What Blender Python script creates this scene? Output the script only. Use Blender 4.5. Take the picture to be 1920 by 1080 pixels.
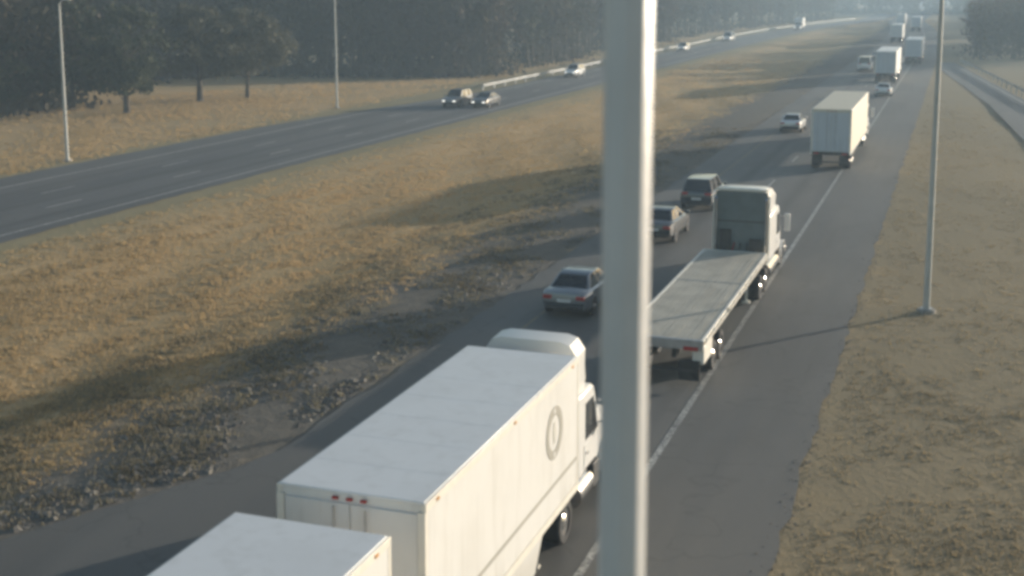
import bpy, math, random
import numpy as np
from mathutils import Vector, Matrix
R = math.radians
rnd = random.Random(7)
rng = np.random.default_rng(11)
for o in list(bpy.data.objects): bpy.data.objects.remove(o)
scene = bpy.context.scene
COL = scene.collection

# ------------------------------------------------------------------ camera, sky, sun, exposure
CAM_H = 12.0
cam = bpy.data.cameras.new('camera'); cam_o = bpy.data.objects.new('camera', cam); COL.objects.link(cam_o)
cam.sensor_width = 36.0; cam.lens = 36.0 * 2370 / 1920
cam.shift_y = -(540 - 340) / 1920
cam.clip_start = 0.2; cam.clip_end = 6000
cam_o.location = (0, 0, CAM_H)
cam_o.rotation_euler = (R(90 - 8.637), 0, R(19.311))
cam.dof.use_dof = True; cam.dof.focus_distance = 62.0; cam.dof.aperture_fstop = 1.05
scene.camera = cam_o
SUN_AZ = 38.5          # degrees to the right of the road direction (+Y)
SUN_EL = 7.8
world = bpy.data.worlds.new('World'); scene.world = world; world.use_nodes = True
wn = world.node_tree.nodes; wl = world.node_tree.links; wn.clear()
sky = wn.new('ShaderNodeTexSky'); sky.sky_type = 'NISHITA'; sky.sun_disc = False
sky.sun_elevation = R(SUN_EL); sky.sun_rotation = R(SUN_AZ)
sky.altitude = 50; sky.air_density = 1.0; sky.dust_density = 1.5; sky.ozone_density = 1.0
bg = wn.new('ShaderNodeBackground'); bg.inputs['Strength'].default_value = 0.12
wo = wn.new('ShaderNodeOutputWorld')
wl.new(sky.outputs[0], bg.inputs[0]); wl.new(bg.outputs[0], wo.inputs[0])
sun = bpy.data.lights.new('sun', 'SUN'); sun.energy = 4.1; sun.angle = R(0.6); sun.color = (1.0, 0.9, 0.77)
sun_o = bpy.data.objects.new('sun', sun); COL.objects.link(sun_o)
sd = Vector((math.sin(R(SUN_AZ)) * math.cos(R(SUN_EL)), math.cos(R(SUN_AZ)) * math.cos(R(SUN_EL)), math.sin(R(SUN_EL))))
sun_o.rotation_euler = sd.to_track_quat('Z', 'Y').to_euler(); sun_o.location = (60, 40, 60)
vs = scene.view_settings
scene.display_settings.display_device = 'sRGB'
vs.view_transform = 'Standard'; vs.look = 'None'; vs.gamma = 1.0; vs.use_curve_mapping = False
vs.exposure = 0.62
scene.render.engine = 'CYCLES'
cy = scene.cycles
cy.use_denoising = True
cy.max_bounces = 6; cy.diffuse_bounces = 3; cy.glossy_bounces = 3; cy.transmission_bounces = 4; cy.transparent_max_bounces = 6
cy.volume_bounces = 1
cy.pixel_filter_type = 'BLACKMAN_HARRIS'; cy.filter_width = 3.5

# ------------------------------------------------------------------ materials
MATS = {}
def mat(name, col, rough=0.6, metal=0.0, var=0.0, scale=3.0, col2=None, bump=0.0, bscale=40.0, spec=0.5, coat=0.0, emit=0.0, trans=0.0, detail=5):
    if name in MATS: return MATS[name]
    m = bpy.data.materials.new(name); m.use_nodes = True
    nt = m.node_tree; N = nt.nodes; L = nt.links
    b = N['Principled BSDF']; out = N['Material Output']
    b.inputs['Roughness'].default_value = rough; b.inputs['Metallic'].default_value = metal
    b.inputs['Specular IOR Level'].default_value = spec
    if coat: b.inputs['Coat Weight'].default_value = coat; b.inputs['Coat Roughness'].default_value = 0.06
    tc = N.new('ShaderNodeTexCoord')
    c2 = col2 if col2 else tuple(c * (1 - var) for c in col)
    no = N.new('ShaderNodeTexNoise'); no.inputs['Scale'].default_value = scale; no.inputs['Detail'].default_value = detail
    L.new(tc.outputs['Object'], no.inputs['Vector'])
    rp = N.new('ShaderNodeValToRGB'); rp.color_ramp.elements[0].position = 0.35; rp.color_ramp.elements[1].position = 0.65
    rp.color_ramp.elements[0].color = (*c2, 1); rp.color_ramp.elements[1].color = (*col, 1)
    L.new(no.outputs['Fac'], rp.inputs[0]); L.new(rp.outputs[0], b.inputs['Base Color'])
    if bump:
        n2 = N.new('ShaderNodeTexNoise'); n2.inputs['Scale'].default_value = bscale; n2.inputs['Detail'].default_value = 4
        L.new(tc.outputs['Object'], n2.inputs['Vector'])
        bp = N.new('ShaderNodeBump'); bp.inputs['Strength'].default_value = bump; bp.inputs['Distance'].default_value = 0.05
        L.new(n2.outputs['Fac'], bp.inputs['Height']); L.new(bp.outputs[0], b.inputs['Normal'])
    if emit:
        b.inputs['Emission Color'].default_value = (*col, 1); b.inputs['Emission Strength'].default_value = emit
    if trans:
        tr = N.new('ShaderNodeBsdfTranslucent'); L.new(rp.outputs[0], tr.inputs['Color'])
        mx = N.new('ShaderNodeMixShader'); mx.inputs[0].default_value = trans
        L.new(b.outputs[0], mx.inputs[1]); L.new(tr.outputs[0], mx.inputs[2]); L.new(mx.outputs[0], out.inputs['Surface'])
    MATS[name] = m
    return m

def node_helpers(name):
    m = bpy.data.materials.new(name); m.use_nodes = True
    MATS[name] = m
    return m, m.node_tree.nodes, m.node_tree.links, m.node_tree.nodes['Principled BSDF']

def noise(N, L, vec, scale, detail=5, rough=0.55):
    n = N.new('ShaderNodeTexNoise'); n.inputs['Scale'].default_value = scale; n.inputs['Detail'].default_value = detail
    n.inputs['Roughness'].default_value = rough
    L.new(vec, n.inputs['Vector']); return n.outputs['Fac']
def ramp(N, L, fac, stops):
    r = N.new('ShaderNodeValToRGB')
    while len(r.color_ramp.elements) < len(stops): r.color_ramp.elements.new(0.5)
    for e, (p, c) in zip(r.color_ramp.elements, stops):
        e.position = p; e.color = (*c, 1) if len(c) == 3 else c
    L.new(fac, r.inputs[0]); return r.outputs[0]
def mixc(N, L, fac, a, b):
    m = N.new('ShaderNodeMix'); m.data_type = 'RGBA'
    if isinstance(fac, float): m.inputs[0].default_value = fac
    else: L.new(fac, m.inputs[0])
    for s, v in ((6, a), (7, b)):
        if isinstance(v, tuple): m.inputs[s].default_value = (*v, 1)
        else: L.new(v, m.inputs[s])
    return m.outputs[2]
def stretch(N, L, vec, s):
    mp = N.new('ShaderNodeMapping'); mp.inputs['Scale'].default_value = s; L.new(vec, mp.inputs['Vector']); return mp.outputs[0]
def bumpn(N, L, h, strength, dist, b):
    bp = N.new('ShaderNodeBump'); bp.inputs['Strength'].default_value = strength; bp.inputs['Distance'].default_value = dist
    L.new(h, bp.inputs['Height']); L.new(bp.outputs[0], b.inputs['Normal'])

def ground_material():
    # dry grass over bare soil; olive in patches; grey grit along the fast lane
    m, N, L, b = node_helpers('dry_ground')
    g = N.new('ShaderNodeNewGeometry').outputs['Position']
    big = noise(N, L, g, 0.05, 4); mid = noise(N, L, stretch(N, L, g, (0.35, 0.12, 0.3)), 1.0, 6); fine = noise(N, L, g, 3.0, 6, 0.7)
    tan = mixc(N, L, fine, (0.43, 0.30, 0.155), (0.545, 0.395, 0.215))
    oli = mixc(N, L, fine, (0.33, 0.25, 0.135), (0.43, 0.335, 0.185))
    f1 = ramp(N, L, big, [(0.42, (0, 0, 0)), (0.62, (1, 1, 1))])
    c = mixc(N, L, f1, tan, oli)
    f2 = ramp(N, L, mid, [(0.52, (0, 0, 0)), (0.72, (0.6, 0.6, 0.6))])
    c = mixc(N, L, f2, c, (0.24, 0.19, 0.11))
    sx0 = N.new('ShaderNodeSeparateXYZ'); L.new(g, sx0.inputs[0])
    ol = N.new('ShaderNodeMapRange'); ol.inputs[1].default_value = -37.5; ol.inputs[2].default_value = -41.5; L.new(sx0.outputs['X'], ol.inputs[0])
    ol2 = N.new('ShaderNodeMapRange'); ol2.inputs[1].default_value = -60.5; ol2.inputs[2].default_value = -58.5; L.new(sx0.outputs['X'], ol2.inputs[0])
    om = N.new('ShaderNodeMath'); om.operation = 'MULTIPLY'; L.new(ol.outputs[0], om.inputs[0]); L.new(ol2.outputs[0], om.inputs[1])
    om2 = N.new('ShaderNodeMath'); om2.operation = 'MULTIPLY'; om2.inputs[1].default_value = 0.8; L.new(om.outputs[0], om2.inputs[0])
    c = mixc(N, L, om2.outputs[0], c, mixc(N, L, fine, (0.23, 0.21, 0.13), (0.31, 0.28, 0.175)))
    # grit beside the pavement, from the x coordinate, with a ragged limit
    sx = N.new('ShaderNodeSeparateXYZ'); L.new(g, sx.inputs[0])
    def math_(op, a, bb):
        n = N.new('ShaderNodeMath'); n.operation = op
        for i, v in enumerate((a, bb)):
            if isinstance(v, (int, float)): n.inputs[i].default_value = v
            else: L.new(v, n.inputs[i])
        return n.outputs[0]
    rag = math_('MULTIPLY', math_('SUBTRACT', noise(N, L, g, 0.35, 5, 0.65), 0.5), 9.0)
    xx = math_('ADD', sx.outputs['X'], rag)
    dist = math_('ABSOLUTE', math_('ADD', xx, 18.6), 0)
    grit = ramp(N, L, math_('DIVIDE', dist, 8.0), [(0.3, (1, 1, 1)), (0.62, (0, 0, 0))])
    gc = mixc(N, L, noise(N, L, g, 1.6, 7, 0.75), (0.10, 0.092, 0.08), (0.27, 0.245, 0.205))  # dark soil tone with some shadow worked into the colour
    c = mixc(N, L, grit, c, gc)
    # the verge on the near side is duller and browner
    vf = ramp(N, L, math_('DIVIDE', math_('ADD', xx, 7.0), 14.0), [(0.05, (0, 0, 0)), (0.3, (1, 1, 1))])
    vc = mixc(N, L, mid, (0.315, 0.255, 0.16), (0.22, 0.185, 0.12))
    c = mixc(N, L, vf, c, mixc(N, L, fine, vc, (0.33, 0.27, 0.17)))
    L.new(c, b.inputs['Base Color']); b.inputs['Roughness'].default_value = 1.0; b.inputs['Specular IOR Level'].default_value = 0.1
    bumpn(N, L, fine, 0.9, 0.12, b)
    return m

def asphalt_material(name, dark, light, wheel_xs):
    m, N, L, b = node_helpers(name)
    g = N.new('ShaderNodeNewGeometry').outputs['Position']
    long_ = noise(N, L, stretch(N, L, g, (1.3, 0.02, 1)), 1.0, 4)
    patch = noise(N, L, stretch(N, L, g, (0.25, 0.06, 1)), 1.0, 5)
    grain = noise(N, L, g, 25.0, 4, 0.8)
    c = mixc(N, L, long_, dark, light)
    c = mixc(N, L, ramp(N, L, patch, [(0.45, (0, 0, 0)), (0.6, (0.5, 0.5, 0.5))]), c, tuple(v * 0.75 for v in dark))
    c = mixc(N, L, ramp(N, L, grain, [(0.5, (0, 0, 0)), (0.8, (0.35, 0.35, 0.35))]), c, tuple(v * 1.6 for v in light))
    if wheel_xs:
        sx = N.new('ShaderNodeSeparateXYZ'); L.new(g, sx.inputs[0])
        for x0 in wheel_xs:     # oil-darkened strip down the middle of each lane
            d = N.new('ShaderNodeMath'); d.operation = 'ADD'; d.inputs[1].default_value = -x0; L.new(sx.outputs['X'], d.inputs[0])
            a = N.new('ShaderNodeMath'); a.operation = 'ABSOLUTE'; L.new(d.outputs[0], a.inputs[0])
            a2 = N.new('ShaderNodeMath'); a2.operation = 'MULTIPLY_ADD'; a2.inputs[1].default_value = 0.7; L.new(long_, a2.inputs[0]); L.new(a.outputs[0], a2.inputs[2])
            c = mixc(N, L, ramp(N, L, a2.outputs[0], [(0.35, (.5,)*3), (0.95, (0, 0, 0))]), c, tuple(v*.6 for v in dark))
    vor = N.new('ShaderNodeTexVoronoi'); vor.feature = 'DISTANCE_TO_EDGE'; vor.inputs['Scale'].default_value = 0.22
    wv = N.new('ShaderNodeVectorMath'); wv.operation = 'ADD'; L.new(g, wv.inputs[0])
    wn_ = N.new('ShaderNodeTexNoise'); wn_.inputs['Scale'].default_value = 0.8; L.new(g, wn_.inputs['Vector'])
    sc_ = N.new('ShaderNodeVectorMath'); sc_.operation = 'SCALE'; sc_.inputs['Scale'].default_value = 2.2; L.new(wn_.outputs['Color'], sc_.inputs[0]); L.new(sc_.outputs[0], wv.inputs[1])
    L.new(wv.outputs[0], vor.inputs['Vector'])
    c = mixc(N, L, ramp(N, L, vor.outputs['Distance'], [(0.0, (.22,)*3), (0.014, (0, 0, 0))]), c, (0.03, 0.03, 0.03))
    L.new(c, b.inputs['Base Color'])
    L.new(ramp(N, L, long_, [(0.3, (0.62,) * 3), (0.7, (0.8,) * 3)]), b.inputs['Roughness'])
    b.inputs['Specular IOR Level'].default_value = 0.45
    bumpn(N, L, grain, 0.5, 0.02, b)
    return m

def paint_line_material():
    m, N, L, b = node_helpers('road_paint')
    g = N.new('ShaderNodeNewGeometry').outputs['Position']
    w = noise(N, L, g, 9.0, 6, 0.75)
    c = mixc(N, L, ramp(N, L, w, [(0.42, (0, 0, 0)), (0.6, (1, 1, 1))]), (0.15, 0.15, 0.143), (0.62, 0.61, 0.56))
    L.new(c, b.inputs['Base Color']); b.inputs['Roughness'].default_value = 0.6
    return m

M_GROUND = ground_material()
M_ASPH = asphalt_material('asphalt_near', (0.115, 0.113, 0.105), (0.165, 0.161, 0.15), (-8.65, -12.3))
M_ASPH2 = asphalt_material('asphalt_far', (0.105, 0.105, 0.102), (0.15, 0.148, 0.143), (-45.5, -49.0, -52.6))
M_LINE = paint_line_material()
M_YELLOW = mat('worn_yellow_paint', (0.24, 0.2, 0.11), 0.7, scale=5.0, col2=(0.13, 0.125, 0.11))
M_WHITE = mat('white_paint', (0.74, 0.74, 0.72), 0.35, var=0.05, scale=0.7, coat=0.3)
def grimy(name, col, rough, dirt, amount=0.45, bump=0.03):
    m, N, L, b = node_helpers(name)
    tc = N.new('ShaderNodeTexCoord').outputs['Object']
    streak = noise(N, L, stretch(N, L, tc, (3.0, 3.0, 0.35)), 1.0, 5, 0.65)
    cloud = noise(N, L, tc, 0.6, 5, 0.6)
    c = mixc(N, L, ramp(N, L, streak, [(0.5, (0, 0, 0)), (0.8, (amount,)*3)]), col, dirt)
    c = mixc(N, L, ramp(N, L, cloud, [(0.48, (0, 0, 0)), (0.75, (amount*.5,)*3)]), c, dirt)
    sz = N.new('ShaderNodeSeparateXYZ'); L.new(tc, sz.inputs[0])
    ad = N.new('ShaderNodeMath'); ad.operation = 'MULTIPLY_ADD'; ad.inputs[1].default_value = -0.9; L.new(streak, ad.inputs[0]); L.new(sz.outputs['Z'], ad.inputs[2])
    c = mixc(N, L, ramp(N, L, ad.outputs[0], [(0.35, (amount,)*3), (0.95, (0, 0, 0))]), c, dirt)
    L.new(c, b.inputs['Base Color']); b.inputs['Roughness'].default_value = rough
    bumpn(N, L, cloud, bump, 0.05, b)
    return m
M_TRAILER = grimy('trailer_white', (0.70, 0.70, 0.68), 0.4, (0.42, 0.40, 0.35))
M_COOL = grimy('trailer_grey_and_shade', (0.50, 0.54, 0.58), 0.4, (0.32, 0.32, 0.31))  # grey trailer bodies; on rear doors the grey paints in shade
M_ROOF = grimy('trailer_roof', (0.76, 0.78, 0.79), 0.36, (0.5, 0.5, 0.48), 0.4, 0.08)
M_CREAM = grimy('trailer_cream', (0.64, 0.58, 0.45), 0.45, (0.4, 0.36, 0.29), 0.35)
M_STEEL = mat('galvanised_steel', (0.46, 0.47, 0.48), 0.42, metal=0.75, var=0.2, scale=4)
M_POLE = mat('pole_steel', (0.66, 0.66, 0.65), 0.42, metal=0.0, var=0.1, scale=2, bump=0.12, bscale=5)
M_BLACK = mat('black_rubber', (0.025, 0.025, 0.027), 0.8, var=0.3, scale=8)
M_DARK = mat('dark_chassis', (0.045, 0.044, 0.043), 0.6, var=0.4, scale=5)
M_GLASS = mat('tinted_glass', (0.022, 0.026, 0.03), 0.06, var=0.2, spec=0.7)
M_CHROME = mat('polished_metal', (0.75, 0.75, 0.75), 0.18, metal=1.0, var=0.1)
M_RED = mat('red_lens', (0.42, 0.02, 0.015), 0.25, var=0.2)
M_AMBER = mat('amber_lens', (0.6, 0.25, 0.03), 0.3, var=0.2)
M_LAMP = mat('clear_lens', (0.85, 0.86, 0.85), 0.1, var=0.05)
M_HEAD = mat('lit_headlight', (1.0, 0.95, 0.85), 0.2, var=0.02, emit=1.0)
M_DECK = mat('deck_wood', (0.52, 0.49, 0.41), 0.7, var=0.22, scale=1.2, bump=0.3, bscale=9)
M_ALU = mat('aluminium_rail', (0.78, 0.75, 0.67), 0.4, metal=0.0, var=0.1)
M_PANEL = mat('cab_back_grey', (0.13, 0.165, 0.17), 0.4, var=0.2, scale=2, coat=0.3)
M_EMBLEM = mat('emblem_grey', (0.36, 0.35, 0.31), 0.5, var=0.1)
M_PLATE = mat('plate_white', (0.7, 0.7, 0.68), 0.4, var=0.1)
M_CONC = mat('concrete', (0.36, 0.34, 0.3), 0.85, var=0.3, scale=6, bump=0.2)
M_BARK = mat('bark', (0.085, 0.068, 0.052), 0.95, var=0.45, scale=3, bump=0.5, bscale=8)
M_LEAF = mat('evergreen_leaves', (0.085, 0.095, 0.06), 0.75, scale=0.5, col2=(0.045, 0.055, 0.038), trans=0.25, spec=0.2)
M_LEAF2 = mat('olive_leaves', (0.125, 0.122, 0.085), 0.75, scale=0.5, col2=(0.07, 0.07, 0.05), trans=0.25, spec=0.2)
M_TWIG = mat('bare_twigs', (0.125, 0.098, 0.085), 0.9, scale=0.15, col2=(0.075, 0.064, 0.06), spec=0.1)
M_WOOD = mat('wood_mass_leaves', (0.075, 0.078, 0.055), 0.85, scale=0.06, col2=(0.105, 0.08, 0.07), trans=0.15, spec=0.1)
M_GRASS = mat('dry_grass_blades', (0.60, 0.435, 0.235), 0.8, scale=0.05, col2=(0.45, 0.34, 0.185), trans=0.4, spec=0.15)
M_GRASS2 = mat('verge_grass_blades', (0.41, 0.335, 0.21), 0.8, scale=0.15, col2=(0.30, 0.245, 0.155), trans=0.35, spec=0.15)
M_WEED = mat('weed_blades', (0.33, 0.29, 0.2), 0.8, scale=0.5, col2=(0.18, 0.15, 0.1), trans=0.35, spec=0.15)
M_WEED2 = mat('tall_weed_blades', (0.40, 0.33, 0.21), 0.8, scale=0.4, col2=(0.24, 0.195, 0.12), trans=0.35, spec=0.15)
M_STONE = mat('grit_stones', (0.25, 0.23, 0.195), 0.9, scale=0.8, col2=(0.11, 0.10, 0.088))

# ------------------------------------------------------------------ mesh helpers
class MB:
    def __init__(s): s.v = []; s.f = []
    def add(s, vs_, fs):
        n = len(s.v); s.v += [tuple(v) for v in vs_]; s.f += [tuple(i + n for i in f) for f in fs]; return s
    def box(s, x0, x1, y0, y1, z0, z1):
        return s.add([(x0,y0,z0),(x1,y0,z0),(x1,y1,z0),(x0,y1,z0),(x0,y0,z1),(x1,y0,z1),(x1,y1,z1),(x0,y1,z1)],
                     [(3,2,1,0),(4,5,6,7),(0,1,5,4),(1,2,6,5),(2,3,7,6),(3,0,4,7)])
    def prism_x(s, poly, x0, x1):      # poly in (y, z), extruded along x
        n = len(poly)
        vs_ = [(x0, y, z) for y, z in poly] + [(x1, y, z) for y, z in poly]
        a = sum(poly[i][0]*poly[(i+1)%n][1] - poly[(i+1)%n][0]*poly[i][1] for i in range(n))
        fs = [tuple(range(n))[::-1], tuple(range(n, 2*n))] + [(i, (i+1)%n, n+(i+1)%n, n+i) for i in range(n)]
        if a < 0: fs = [f[::-1] for f in fs]
        return s.add(vs_, fs)
    def loft(s, rings, cap=True):
        n = len(rings[0]); base = len(s.v)
        for r in rings: s.v += [tuple(p) for p in r]
        for k in range(len(rings)-1):
            for i in range(n):
                j = (i+1) % n
                s.f.append((base+k*n+i, base+k*n+j, base+(k+1)*n+j, base+(k+1)*n+i))
        if cap:
            s.f.append(tuple(base+i for i in range(n))[::-1]); s.f.append(tuple(base+(len(rings)-1)*n+i for i in range(n)))
        return s
    def tube(s, pts, rads, n=8, cap=True):
        pts = [Vector(p) for p in pts]; rings = []
        up = Vector((0,0,1))
        for k, p in enumerate(pts):
            d = (pts[min(k+1, len(pts)-1)] - pts[max(k-1, 0)]).normalized()
            a = d.cross(Vector((1,0,0)) if abs(d.x) < 0.8 else Vector((0,1,0))).normalized(); b = d.cross(a)
            rings.append([p + (a*math.cos(t) + b*math.sin(t)) * rads[k] for t in [2*math.pi*i/n for i in range(n)]])
        return s.loft(rings, cap)
    def lathe_x(s, prof, cx, cyy, cz, n=20):   # prof: (dx, radius) list, axis along x
        rings = [[(cx+dx, cyy+r*math.cos(t), cz+r*math.sin(t)) for t in [2*math.pi*i/n for i in range(n)]] for dx, r in prof]
        return s.loft(rings)
    def build(s, name, m, parent=None, smooth=None, bevel=0.0):
        me = bpy.data.meshes.new(name); me.from_pydata(s.v, [], s.f); me.update()
        me.materials.append(m)
        if smooth:
            me.polygons.foreach_set('use_smooth', [True]*len(me.polygons)); me.set_sharp_from_angle(angle=R(smooth))
        o = bpy.data.objects.new(name, me); COL.objects.link(o)
        if parent: o.parent = parent
        if bevel:
            md = o.modifiers.new('bevel', 'BEVEL'); md.width = bevel; md.segments = 2; md.limit_method = 'ANGLE'; md.angle_limit = R(35)
            if not smooth:
                me.polygons.foreach_set('use_smooth', [True]*len(me.polygons)); me.set_sharp_from_angle(angle=R(50))
            md.harden_normals = False
        return o
def tag(o, label, cat, group=None):
    o['label'] = label; o['category'] = cat
    if group: o['group'] = group
    return o
def thing(name, label, cat, loc=(0,0,0), rz=0.0, group=None):
    o = bpy.data.objects.new(name, None); COL.objects.link(o); o.empty_display_size = 0.3
    o.location = loc; o.rotation_euler = (0, 0, rz)
    return tag(o, label, cat, group)
def struct(o, kind='structure'): o['kind'] = kind; return o
def np_mesh(name, verts, faces_n, m, parent=None):
    # verts (N,3); consecutive runs of faces_n vertices make faces
    me = bpy.data.meshes.new(name); nv = len(verts); nf = nv // faces_n
    me.vertices.add(nv); me.vertices.foreach_set('co', np.asarray(verts, np.float32).ravel())
    me.loops.add(nv); me.loops.foreach_set('vertex_index', np.arange(nv, dtype=np.int32))
    me.polygons.add(nf); me.polygons.foreach_set('loop_start', np.arange(0, nv, faces_n, dtype=np.int32))
    me.materials.append(m); me.update(calc_edges=True); me.validate()
    o = bpy.data.objects.new(name, me); COL.objects.link(o)
    if parent: o.parent = parent
    return o
def smooth01(a, b, x):
    t = np.clip((np.asarray(x, float) - a) / (b - a), 0, 1); return t*t*(3-2*t)

# ------------------------------------------------------------------ road courses
def off_r(y): return -min(1.5e-4 * max(0.0, y - 255.0)**2, 9.0)
def off_l(y):
    return min(3.2e-4 * max(0.0, y - 300.0)**2, 15.0)
def ground_z(x, y):
    x = np.asarray(x, float); y = np.asarray(y, float)
    d = smooth01(-18.0, -27.0, x) * smooth01(-41.5, -31.0, x)
    z = -0.55 * d
    z = z + 0.10 * d * np.sin(x*0.9 + y*0.13) * np.sin(y*0.21 + 1.0)
    far = smooth01(-60.0, -75.0, x)
    z = z + far * (0.35 + 0.25*np.sin(y*0.07) + 0.2*np.sin(x*0.11))
    right = smooth01(-1.0, 10.0, x)
    z = z + right * (-0.25 + 0.12*np.sin(y*0.17+x*0.3)) * smooth01(200, 150, y)
    return z

# ------------------------------------------------------------------ ground
def build_ground():
    xs = np.concatenate([np.linspace(-1500, -130, 12), np.linspace(-120, 40, 130), np.linspace(50, 1500, 12)])
    ys = np.concatenate([np.linspace(-300, -10, 6), np.linspace(0, 260, 160), np.linspace(270, 600, 34), np.linspace(650, 3000, 12)])
    X, Y = np.meshgrid(xs, ys, indexing='ij'); Z = ground_z(X, Y)
    Z += np.where((X < -17) & (X > -43), 0.05, 0.0) * np.sin(X*2.7 + np.sin(Y*1.1)*2) * np.sin(Y*1.9)
    nx, ny = len(xs), len(ys)
    v = np.stack([X, Y, Z], -1).reshape(-1, 3)
    f = [(i*ny+j, (i+1)*ny+j, (i+1)*ny+j+1, i*ny+j+1) for i in range(nx-1) for j in range(ny-1)]
    mb = MB(); mb.v = [tuple(p) for p in v]; mb.f = f
    struct(mb.build('ground', M_GROUND, smooth=80))
build_ground()

def strip(name, left, right, y0, y1, z, m, step=4.0, jag=0.0, offs=off_r, kind='structure', dash=None, cols=1):
    mb = MB()
    n = max(2, int((y1-y0)/step)); ys = [y0 + (y1-y0)*i/n for i in range(n+1)]
    L_ = left if callable(left) else (lambda y: left); R_ = right if callable(right) else (lambda y: right)
    rows = []
    for y in ys:
        a = L_(y) + offs(y) + rnd.uniform(-jag, jag); b = R_(y) + offs(y) + rnd.uniform(-jag, jag)
        rows.append([(a + (b-a)*k/cols, y, z) for k in range(cols+1)])
    w = cols+1
    for r in rows: mb.v += r
    for i in range(n):
        for k in range(cols): mb.f.append((i*w+k, i*w+k+1, (i+1)*w+k+1, (i+1)*w+k))
    o = mb.build(name, m); o['kind'] = kind
    return o
strip('road_northbound', lambda y: -16.3 - 3.2*float(smooth01(28.5, 19.5, y)), -3.15, -40, 1400, 0.03, M_ASPH, step=0.8, jag=0.10, cols=4)
def lfar(y): return -57.4 + 4.7*float(smooth01(92, 146, y))
strip('road_southbound', lfar, -42.7, -60, 1400, 0.03, M_ASPH2, step=1.2, jag=0.12, offs=off_l, cols=4)
strip('edge_line_near', -6.93, -6.75, -40, 500, 0.038, M_LINE)
strip('edge_line_median', -14.2, -14.08, -40, 500, 0.038, M_YELLOW)
strip('edge_line_southbound', -43.95, -43.78, -60, 480, 0.038, M_LINE, offs=off_l)
strip('edge_line_outer', -54.2 if False else (lambda y: max(-54.6, lfar(y)+1.0)), lambda y: max(-54.6, lfar(y)+1.0)+0.17, -60, 480, 0.038, M_LINE, offs=off_l)
def dashes(name, x, y0, y1, offs, rlen=3.05, gap=9.15):
    mb = MB(); y = y0
    while y < y1:
        a = x + offs(y); b = x + offs(y+rlen)
        mb.add([(a-.075, y, .038), (a+.075, y, .038), (b+.075, y+rlen, .038), (b-.075, y+rlen, .038)], [(0,1,2,3)])
        y += rlen + gap
    struct(mb.build(name, M_LINE))
dashes('lane_line', -10.5, -8, 420, off_r)
dashes('lane_line_southbound', -47.2, 20, 420, off_l)
dashes('lane_line_southbound_outer', -50.8, 24, 420, off_l)
# ramp that joins from the right
def ramp_off(y): return 0.0
def rail_x(y): return 7.2 - 0.1034*(y-157.6) + 0.0012*max(0.0, 150-y)**2
def ramp_l(y): return float(np.interp(y, [60, 90, 107, 140, 170, 200, 225], [10.5, 7.2, 5.5, 3.6, .8, -2.0, -3.4]))
strip('ramp_road', ramp_l, lambda y: max(ramp_l(y)+.3, rail_x(y)-.8), 60, 222, 0.026, M_ASPH2, step=2.0, jag=0.05, offs=ramp_off, cols=2)
strip('ramp_edge_line', lambda y: rail_x(y)-1.6, lambda y: rail_x(y)-1.45, 70, 205, 0.034, M_LINE, step=3.0, offs=ramp_off)

# ------------------------------------------------------------------ grass, stones
def blades(name, n, xr, yr, h, m, seed, keep=None, spread=0.10, per=6, w=0.035):
    g = np.random.default_rng(seed)
    # more tufts near the camera
    cx = g.uniform(*xr, n); u = g.uniform(0, 1, n); cyy = yr[0] * (yr[1]/yr[0])**u
    if keep is not None:
        k = keep(cx, cyy, g); cx, cyy = cx[k], cyy[k]
    n = len(cx)
    cz = ground_z(cx, cyy)
    hh = h * g.uniform(0.5, 1.4, n)
    cx = np.repeat(cx, per) + g.normal(0, spread, n*per); cyy = np.repeat(cyy, per) + g.normal(0, spread, n*per)
    cz = np.repeat(cz, per); hh = np.repeat(hh, per) * g.uniform(0.6, 1.2, n*per)
    t = g.uniform(0, 2*np.pi, n*per); lean = g.uniform(0.1, 0.9, n*per) * hh
    lt = g.uniform(0, 2*np.pi, n*per)
    V = np.zeros((n*per, 3, 3))
    V[:,0] = np.stack([cx - np.cos(t)*w, cyy - np.sin(t)*w, cz-0.02], -1)
    V[:,1] = np.stack([cx + np.cos(t)*w, cyy + np.sin(t)*w, cz-0.02], -1)
    V[:,2] = np.stack([cx + np.cos(lt)*lean, cyy + np.sin(lt)*lean, cz + hh], -1)
    o = np_mesh(name, V.reshape(-1, 3), 3, m); o['kind'] = 'stuff'
    return o
def patchy(x, y): return np.sin(x*0.41 + np.sin(y*0.23)*1.7) * np.sin(y*0.19 + x*0.07) + 0.5*np.sin(x*1.3)*np.sin(y*0.9)
g1 = blades('median_grass', 95000, (-41.0, -20.0), (24, 230), 0.085, M_GRASS, 1, lambda x, y, g: (g.uniform(0, 1, len(x)) < 0.6 + 0.3*patchy(x, y)) & ((x < -26) | (g.uniform(0,1,len(x)) < (-20-x)/6)) & ((x > -38) | (g.uniform(0,1,len(x)) < .35)))
g1['label'] = 'tan dry grass covering the median between the carriageways'; g1['category'] = 'grass'
g2 = blades('verge_grass', 60000, (-2.6, 26), (22, 140), 0.055, M_GRASS2, 2, lambda x, y, g: (g.uniform(0, 1, len(x)) < 0.4 + 0.4*patchy(x*1.4, y*1.4)) & ((x < np.interp(y, [60, 90, 107, 140, 170, 200, 225], [10.5, 7.2, 5.5, 3.6, .8, -2.0, -3.4]) - .3) | (y < 60)))
g2['label'] = 'dull brown grass on the roadside verge near the camera'; g2['category'] = 'grass'
g3 = blades('field_grass', 30000, (-88, -58.0), (50, 170), 0.18, M_GRASS, 3, lambda x, y, g: (g.uniform(0, 1, len(x)) < 0.45 + 0.4*patchy(x, y)) & (x > -96 + y*0.12))
g3['label'] = 'dry tan field grass between the far road and the trees'; g3['category'] = 'grass'
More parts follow.
